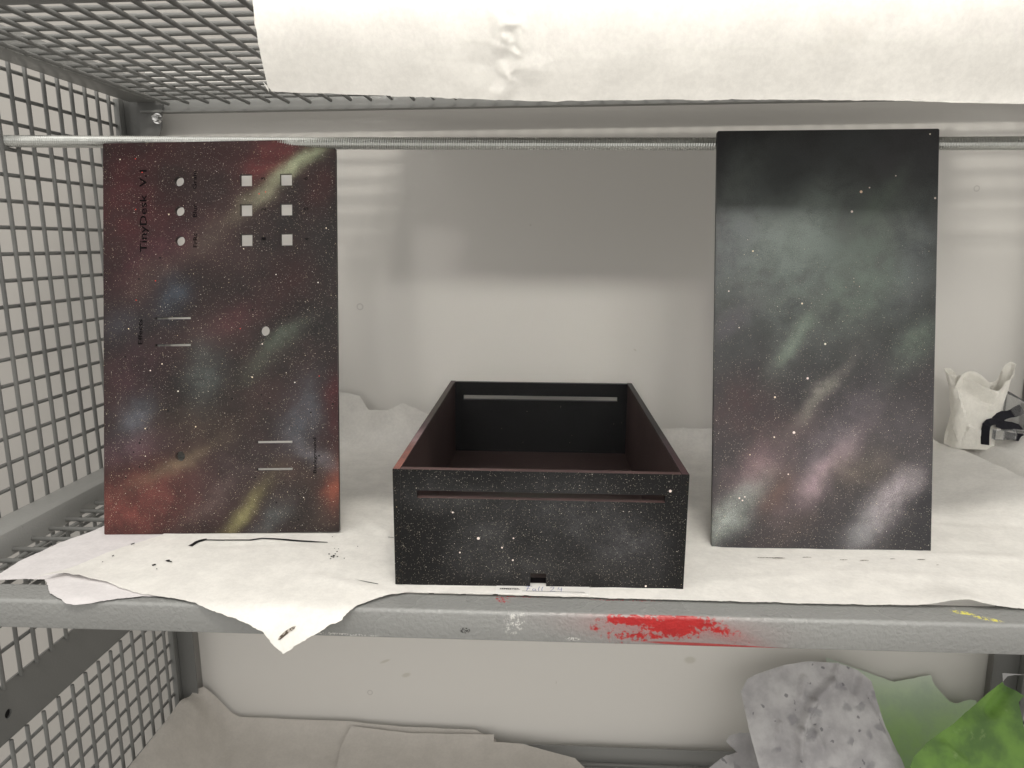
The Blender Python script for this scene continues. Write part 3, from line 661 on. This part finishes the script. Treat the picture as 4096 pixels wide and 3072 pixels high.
# ================================================================== NAME STICKER
stz = .0027
st = mobj('name_label', plate([(-.0610, .7045), (.0345, .7060), (.0362, .7080), (.0352, .772), (-.0625, .771), (-.0628, .7065)], [], .0004), flat_mat('glossy_white_label', (.83, .82, .80), .35))
for v in st.data.vertices: v.co.z += stz
tag(st, 'white printed paper label half hidden under the front of the open box', 'label')
me = fit_text(text_mesh('SEMESTER:', .01, 1.0, .00025), .0215, .0030); t_ = mobj('print', me, M_INK, st); t_.location = (-.0588, .7130, stz+.0003)
ln = mobj('ruled_line', box_mesh((-.035, .7103, stz+.0001), (.0305, .7106, stz+.0003)), M_INK, st)
def stroke(pts, wdt=.00055):
    V, F = [], []
    for i, p in enumerate(pts):
        a = Vector(pts[max(i-1, 0)]); b = Vector(pts[min(i+1, len(pts)-1)]); d = (b-a).normalized(); n = Vector((-d.y, d.x))*wdt/2
        V += [(p[0]+n.x, p[1]+n.y, 0), (p[0]-n.x, p[1]-n.y, 0)]
        if i: F.append((2*i-2, 2*i-1, 2*i+1, 2*i))
    return V, F
def handwriting(x0, y0, s):
    L_ = [[(.0, 0), (.15, .5), (.25, 1.1)], [(-.15, 1.05), (.4, 1.15), (.75, 1.1)], [(.0, .55), (.5, .6)], [(1.15, .5), (.9, .55), (.8, .2), (.95, 0), (1.15, .2), (1.2, .5), (1.2, .15), (1.35, 0)], [(1.75, 1.1), (1.6, .5), (1.65, 0)], [(2.2, 1.1), (2.05, .5), (2.1, 0)],
          [(3.2, .8), (3.4, 1.1), (3.7, 1.0), (3.6, .6), (3.2, 0), (3.9, .05)], [(4.4, 1.1), (4.2, .5), (4.75, .5)], [(4.75, 1.0), (4.7, .5), (4.65, 0)]]
    V, F = [], []
    for q in L_:
        v, f = stroke([(x0+a*s, y0+b*s*1.15) for a, b in q]); F += [tuple(i+len(V) for i in g) for g in f]; V += v
    return mesh_of(V, F)
hw = mobj('handwriting', handwriting(-.0305, .7110, .0078), M_BLUE, st); hw.location.z = stz+.0003

# ================================================================== PAPER DRAPED FROM THE UPPER SHELF
zt = DZ+.0025
top = Profile([(1.20, zt), (.90, zt), (.70, zt), (.672, zt-.0004), (.650, zt-.007), (.628, zt-.024), (.613, zt-.048), (.611, zt-.062), (.615, zt-.080), (.624, zt-.100), (.634, zt-.117), (.642, zt-.130), (.648, zt-.145), (.652, zt-.165)])
S0 = top.s
def tent(d, wd): return max(0.0, 1-abs(d)/wd)
# creases of the dent, as polylines in photo pixels (x, y) with heights
CREASES = []
def seg_dist(p, a, b):
    ab = (b[0]-a[0], b[1]-a[1]); t = max(0, min(1, ((p[0]-a[0])*ab[0]+(p[1]-a[1])*ab[1])/(ab[0]**2+ab[1]**2+1e-12)))
    return math.hypot(p[0]-a[0]-t*ab[0], p[1]-a[1]-t*ab[1])
def top_F(x, s):
    y, z = top.at(s); n = top.normal(s)
    d = -.0012 if y > .68 else 0
    if y < .668:
        d += .0035*nz(x*5, s*5, 21)*sstep(.668, .62, y)
        cs_ = [hh*tent(seg_dist((x, s), p, q), wd) for (p, q, hh, wd) in CREASES]; d += .55*(max(cs_+[0])+min(cs_+[0]))
    return Vector((x, y, z))-n*d
# outline of the hanging end, from the photo
def top_inv(px, py):
    d = ray(px, py); best = None
    for i in range(len(top.p)-1):
        (y0, z0), (y1, z1) = top.p[i], top.p[i+1]
        f0 = CAM_H+d.z/d.y*y0-z0; f1 = CAM_H+d.z/d.y*y1-z1
        if f0*f1 <= 0 and f0 != f1:
            kk = f0/(f0-f1); y = y0+kk*(y1-y0); best = (d.x/d.y*y, float(S0[i]+kk*(S0[i+1]-S0[i])))
    return best
zc = lambda x, y: top_inv(1800+x*.27125, y*.27125)
for p, q, hh, wd in (((690, 240), (750, 480), .0026, .008), ((750, 490), (860, 620), .0030, .006), ((860, 620), (850, 710), .0026, .005), ((770, 490), (930, 465), -.0026, .0045), ((930, 365), (1030, 345), .0030, .005), ((1030, 345), (1080, 430), .0026, .004), ((760, 335), (930, 365), .0022, .006), ((850, 710), (1020, 810), .0034, .006), ((700, 690), (850, 710), .0020, .006),
    ((780, 1010), (880, 1170), .0040, .007), ((970, 1000), (880, 1080), .0032, .006), ((880, 1170), (740, 1400), .0030, .010), ((860, 730), (780, 1000), -.0040, .009), ((920, 480), (870, 600), -.0030, .005), ((1000, 480), (1040, 700), .0024, .008), ((350, 950), (760, 1020), -.0024, .018), ((1000, 1000), (1280, 1020), .0026, .014)):
    p, q = zc(*p), zc(*q)
    if p and q: CREASES.append((p, q, hh, wd))
edge = [(1050, 330), (1085, 368), (1200, 375), (1500, 384), (1750, 392), (1950, 398), (2120, 404), (2300, 402), (2700, 397), (3200, 400), (3600, 404), (3850, 412), (4096, 416)]
ep = [top_inv(*p) for p in edge]; ep = [p for p in ep if p]
xl = [(-.2445, float(S0[-1])*.0+.0), (-.2445, float(np.interp(.3, [0, 1], [0, S0[-1]]))), (-.2440, float(S0[-1])-.16), (-.2425, float(S0[-1])-.10), (-.2430, float(S0[-1])-.05)]
poly = xl+ep+[(.62, ep[-1][1]), (.62, 0)]
SE = max(p[1] for p in ep)
tp = sheet('hanging_paper', poly, top_F, M_PAPER, .010, .0007, .003, seed=14, fine=(-.12, .02, SE-.14, SE-.004, .0016))
tag(tp, 'white paper lying on the upper shelf with its torn end curling down over the edge', 'paper sheet')

# ================================================================== PAPER BAG
bag = empty('paper_bag'); bx, by, bz = .672, 1.195, .033
bag.location = (bx, by, bz); tag(bag, 'small crumpled cream paper bag standing open beside black strapped goggles', 'paper bag')
NU, NVr = 64, 34; V, F = [], []
for j in range(NVr+1):
    t = j/NVr
    for i in range(NU):
        a = 2*math.pi*i/NU; ca, sa = math.cos(a), math.sin(a)
        e = .55; sq = lambda v: math.copysign(abs(v)**e, v)
        hw_ = .034+.006*t-.004*math.sin(t*math.pi); hd = .024-.010*t
        x = sq(ca)*hw_+.004*t; y = sq(sa)*hd
        # top rim: high at the two ears, low in the middle, with folds
        rim = .110+.016*max(0, -ca)**2*(1 if ca < 0 else 0)+.022*max(0, ca)**3-.018*math.exp(-((ca-.15)/.3)**2)*(1 if sa < 0 else .1)+.006*math.sin(3*a+.8)
        z = t*rim
        pin = 1-.42*math.exp(-((t-.80)/.12)**2)*math.exp(-((ca+.35)/.45)**2); y *= pin
        x += t*t*(.010*ca)+.003*math.sin(5*a+2)*t*t
        cr = .0034*crumple(a*.95+t*.8, t*1.9-a*.3, 5.0)+.0007*crumple(a*3.1, t*6.0, 9.0)
        x += ca*cr*1.3; y += sa*cr*1.6-.004*math.sin(t*7+x*60)*t
        V.append((x, y, z))
for j in range(NVr):
    for i in range(NU): F.append((j*NU+i, j*NU+(i+1) % NU, (j+1)*NU+(i+1) % NU, (j+1)*NU+i))
F.append(tuple(range(NU-1, -1, -1)))
bo_ = mobj('bag_body', mesh_of(V, F, True), M_BAG, bag); bo_.data.set_sharp_from_angle(angle=R(16))
m = bo_.modifiers.new('t', 'SOLIDIFY'); m.thickness = .0004
# folded-down left flap
V, F = [], []; n1, n2 = 14, 8
for i in range(n1+1):
    for j in range(n2+1):
        u, v = i/n1, j/n2
        V.append((-.040+.052*u+.004*v, -.012+.010*math.sin(u*2.6)-.006*v+.003*nz(u*4, v*4, 3), .096+.022*v-.020*u*u*(1-v*.2)+.010*math.sin(u*3)*v))
for i in range(n1):
    for j in range(n2): F.append((i*(n2+1)+j, (i+1)*(n2+1)+j, (i+1)*(n2+1)+j+1, i*(n2+1)+j+1))
fl = mobj('flap', mesh_of(V, F, True), M_BAG, bag); m = fl.modifiers.new('t', 'SOLIDIFY'); m.thickness = .0005

# ================================================================== SAFETY GOGGLES (only their left end is in the frame)
gg = empty('safety_goggles'); gg.location = hit(3990, 1765, 1, 1.165)
tag(gg, 'clear plastic safety goggles with a twisted black elastic strap on the creased paper', 'goggles')
zg = lambda x, y: (3850+x*.1507, 1550+y*.1507)
GY = 1.165
def ribbon(path, name, mat, wid=None, thick=.0016, depth=.012):
    """strap: polygon seen from the front, given real thickness in depth"""
    pts = [hit(*zg(*p), 1, GY) for p in path]; n = len(pts); off = wid or 0.0
    V, F = [], []
    fr_ = [p-gg.location+Vector((0, off, 0)) for p in pts]
    V = fr_+[p+Vector((0, thick, 0)) for p in fr_]
    bm = bmesh.new(); v1 = [bm.verts.new(p) for p in V]
    bm.faces.new(v1[:n]); bm.faces.new(v1[n:][::-1])
    for i in range(n): bm.faces.new((v1[i], v1[(i+1) % n], v1[n+(i+1) % n], v1[n+i]))
    bmesh.ops.triangulate(bm, faces=bm.faces[:])
    return mobj(name, bm_mesh(bm), mat, gg)
def band(center, wid_px, name, mat, y0, y1, lean=.004, thick=.0016):
    """an elastic band following a centre line in the picture plane, its depth running from y0 to y1"""
    cs = [hit(*zg(*p), 1, GY) for p in center]; n = len(cs); V, F = [], []
    for i, c in enumerate(cs):
        t = i/(n-1); a = cs[max(i-1, 0)]; b = cs[min(i+1, n-1)]; d = (b-a).normalized(); nr = Vector((-d.z, 0, d.x))
        hw = (wid_px[i] if hasattr(wid_px, '__len__') else wid_px)*.1507/2436/2
        yy = y0+(y1-y0)*t; c = c-gg.location+Vector((0, yy, 0))
        V += [c+nr*hw+Vector((0, lean, 0)), c-nr*hw-Vector((0, lean, 0)), c-nr*hw+Vector((0, thick-lean, 0)), c+nr*hw+Vector((0, thick+lean, 0))]
        if i:
            for q in range(4): F.append((4*i-4+q, 4*i-4+(q+1) % 4, 4*i+(q+1) % 4, 4*i+q))
    F += [(3, 2, 1, 0), (4*n-4, 4*n-3, 4*n-2, 4*n-1)]
    o = mobj(name, mesh_of(V, F), mat, gg); bm = bmesh.new(); bm.from_mesh(o.data); bmesh.ops.recalc_face_normals(bm, faces=bm.faces[:]); bm.to_mesh(o.data); bm.free()
    return o
band([(605, 1520), (612, 1330), (630, 1140), (665, 1010), (740, 940), (850, 920), (960, 930)], [125, 130, 130, 130, 135, 140, 150], 'strap', M_BLACK, .0, .004)
band([(920, 960), (1060, 985), (1200, 1015), (1350, 1010), (1500, 1040), (1560, 1075)], [190, 230, 190, 150, 110, 20], 'strap', M_BLACK, .003, -.002)
band([(920, 900), (1050, 830), (1200, 770), (1350, 755), (1480, 735), (1600, 690), (1760, 620)], [120, 200, 190, 150, 180, 210, 200], 'strap', M_BLACK, .006, .016)
band([(1180, 1290), (1330, 1330), (1500, 1350), (1700, 1370), (1900, 1380)], [120, 150, 170, 190, 190], 'strap', M_BLACK, .006, .010)
def clear_box(lo, hi_, name, bev=.0012):
    a = hit(*zg(*lo), 1, GY)-gg.location; b = hit(*zg(*hi_), 1, GY)-gg.location
    return mobj(name, box_mesh((min(a.x, b.x), -.006, min(a.z, b.z)), (max(a.x, b.x), .004, max(a.z, b.z)), bev), M_CLEAR, gg)
clear_box((830, 1120), (1075, 1375), 'buckle'); clear_box((1085, 1110), (1380, 1370), 'buckle'); clear_box((1060, 1095), (1640, 1125), 'buckle_bar', .0004)
# lens shell beyond the frame edge
V, F = [], []; n1, n2 = 20, 10
for i in range(n1+1):
    for j in range(n2+1):
        a = -1.5+3.0*i/n1; v = j/n2
        V.append((.064+.045*math.sin(a), -.035*math.cos(a)+.03, .012+.055*v-.010*math.cos(a*2)*v))
for i in range(n1):
    for j in range(n2): F.append((i*(n2+1)+j, (i+1)*(n2+1)+j, (i+1)*(n2+1)+j+1, i*(n2+1)+j+1))
ls = mobj('lens', mesh_of(V, F, True), M_CLEAR, gg); m = ls.modifiers.new('t', 'SOLIDIFY'); m.thickness = .002

# ================================================================== LOWER SHELF PAPERS
LZ = -DZ
lowp = Profile([(.95, LZ+.003), (1.12, LZ+.004), (1.20, LZ+.008), (1.235, LZ+.016), (1.255, LZ+.030), (1.262, LZ+.045), (1.266, LZ+.075), (1.268, LZ+.13)])
def low_F(x, s):
    y, z = lowp.at(s); n = lowp.normal(s)
    rise = .105*sstep(-.62, -.705, x)
    d = .002+.0012*nz(x*9, s*9, 31)+.0016*abs(nz(x*4, s*6, 33))
    return Vector((max(x, -.708), y, z+rise*(1-.3*sstep(1.2, 1.26, y)))) + n*d*.6
L_ = lowp.inv
pl = [(-.718, .0), (-.718, lowp.s_at_y(1.10)), (-.716, lowp.s_at_y(1.20)), (-.712, lowp.s_at_y(1.248)), (-.69, lowp.s_at_y(1.2605)), (-.672, lowp.s_at_y(1.2612))]+[L_(*p) for p in [(885, 2862), (1200, 2877), (1400, 2884), (1600, 2905), (1900, 2918)]]+[L_(1985, 2960), (-.10, 0)]
s1 = sheet('lower_shelf_paper', pl, low_F, M_PAPER3, .010, .0008, seed=21)
tag(s1, 'dull white paper lining the lower shelf and curling up into its back corner', 'paper sheet')
def low2_F(x, s):
    v = low_F(max(x, -.6), s); v.z += .006+.012*math.exp(-((x+.42)/.05)**2)*0; v.y -= .004; return v
pl = [L_(*p) for p in [(1409, 2909), (1385, 2950), (1365, 2999), (1351, 3071), (1350, 3140), (2400, 3140), (2300, 3039), (2089, 2981), (1977, 2974), (1978, 2944), (1640, 2938)]]
s2 = sheet('overlapping_paper', pl, low2_F, M_PAPER3, .009, .0007, seed=25)
tag(s2, 'second dull sheet with a rounded corner laid over the lower shelf lining', 'paper sheet')
# grey blotched sheet standing up
sp = Profile([(.985, LZ+.004), (1.02, LZ+.020), (1.07, LZ+.085), (1.12, LZ+.155), (1.165, LZ+.210), (1.20, LZ+.255), (1.215, LZ+.285)])
def sp_F(x, s):
    y, z = sp.at(s); n = sp.normal(s); q = (x-.455)/.10
    d = -.014*q*q+.0025*nz(x*18, s*14, 41)+.0012*abs(nz(x*40, s*12, 43))
    for a_, b_, hh, wd in SPC: d += 2.2*hh*tent(seg_dist((x, s), a_, b_), wd)
    return Vector((x, y, z))+n*d
S_ = sp.inv
zs = lambda x, y: S_(3000+x*.4955, 2550+y*.4955)
SPC = [(zs(700, 215), zs(660, 370), .004, .006), (zs(660, 370), zs(500, 530), .005, .012), (zs(500, 530), zs(410, 760), .006, .010), (zs(410, 760), zs(405, 1040), .006, .009), (zs(535, 640), zs(520, 740), -.004, .007), (zs(520, 740), zs(580, 890), .004, .008), (zs(430, 330), zs(415, 480), .003, .008), (zs(890, 290), zs(850, 420), -.003, .010), (zs(1000, 470), zs(1250, 900), -.004, .010), (zs(250, 690), zs(240, 780), .003, .006)]
pl = [S_(*p) for p in [(3048, 3072), (3010, 2927), (2990, 2830), (2975, 2762), (3000, 2712), (3035, 2693), (3143, 2658), (3231, 2645), (3352, 2652), (3440, 2680), (3497, 2725), (3516, 2781), (3554, 2876), (3605, 2990), (3643, 3072)]]
pl += [(pl[-1][0]+.03, .0), (pl[0][0]+.01, .0)]
s3 = sheet('blotched_paper', pl, sp_F, M_SPOT, .0035, .0006, .003, seed=31)
tag(s3, 'grey paper with dark wet blotches and a rounded top bent up on the lower shelf', 'paper sheet')
# dark scrap left of it
pl = [(2830, 3075), (2905, 3020), (2950, 3010), (2905, 2965), (2920, 2940), (2960, 2930), (3030, 2930), (3070, 3075)]
def scrap_F(x, s): y, z = scp.at(s); return Vector((x, y, z+.002*nz(x*30, s*30, 3)))
scp = Profile([(1.05, LZ+.006), (1.15, LZ+.05), (1.235, LZ+.13), (1.25, LZ+.2)])
s4 = sheet('torn_scrap', [scp.inv(*p) for p in pl]+[(.40, 0.0), (.30, 0.0)], scrap_F, M_SPOT, .008, .0014, seed=35)
tag(s4, 'torn grey scrap tucked behind the left edge of the blotched paper', 'paper sheet')
# pale green sheet against the wall
mp = Profile([(1.19, LZ+.003), (1.225, LZ+.012), (1.248, LZ+.05), (1.258, LZ+.12), (1.266, LZ+.20), (1.270, LZ+.30)])
def mp_F(x, s): y, z = mp.at(s); return Vector((x, y-.004*sstep(.62, .70, x)+.0025*nz(x*12, s*12, 51)-.001, z))
N_ = mp.inv
pl = [(.50, 0), (.50, mp.s[-1]*.72)]+[N_(*p) for p in [(3577, 2728), (3718, 2694), (3733, 2733), (3763, 2768), (3793, 2798), (3822, 2806), (3872, 2793), (3899, 2798), (3902, 2830)]]
pl += [(pl[-1][0]+.02, .10), (.80, 0)]
s5 = sheet('overspray_paper', pl, mp_F, M_MINT, .008, .0010, seed=41)
tag(s5, 'pale paper misted with green overspray standing against the wall, torn along its edge', 'paper sheet')
# vivid green sheet
gp_ = Profile([(.98, LZ+.003), (1.02, LZ+.03), (1.08, LZ+.115), (1.13, LZ+.185), (1.16, LZ+.235), (1.175, LZ+.27)])
def gp_F(x, s):
    y, z = gp_.at(s); n = gp_.normal(s); d = .003*nz(x*12, s*10, 61)+.010*math.exp(-((x-.60)/.03)**2)
    for a_, b_, hh, wd in GPC: d += 2.0*hh*tent(seg_dist((x, s), a_, b_), wd)
    return Vector((x, y, z))+n*d
G_ = gp_.inv
zg2 = lambda x, y: G_(3000+x*.4955, 2550+y*.4955)
GPC = [(zg2(2090, 390), zg2(1940, 600), -.006, .012), (zg2(1560, 880), zg2(1720, 1010), .005, .012), (zg2(1650, 730), zg2(2100, 640), .003, .02)]
pl = [G_(*p) for p in [(3634, 3072), (3649, 3026), (3694, 2971), (3793, 2907), (3902, 2818), (3991, 2741), (4011, 2728), (4040, 2748), (4096, 2783)]]
pl += [(.77, pl[-1][1]-.01), (.77, 0), (pl[0][0]+.02, 0)]
s6 = sheet('green_paper', pl, gp_F, M_GREEN, .005, .0006, .003, seed=45)
tag(s6, 'bright green painted paper sheet rising in the right corner of the lower shelf', 'paper sheet')
qp = Profile([(1.0, LZ+.003), (1.10, LZ+.06), (1.17, LZ+.16), (1.205, LZ+.25), (1.215, LZ+.30)])
def qp_F(x, s): y, z = qp.at(s); return Vector((x, y, z+.002*nz(x*20, s*20, 71)))
pl = [qp.inv(*p) for p in [(3990, 2790), (4012, 2728), (4030, 2708), (4060, 2700), (4100, 2698)]]
pl += [(.772, pl[-1][1]), (.772, 0), (pl[0][0], 0)]
s7 = sheet('small_blotched_paper', pl, qp_F, M_SPOT, .008, .0006, seed=49)
tag(s7, 'small grey blotched paper peeking up behind the bright green sheet', 'paper sheet')
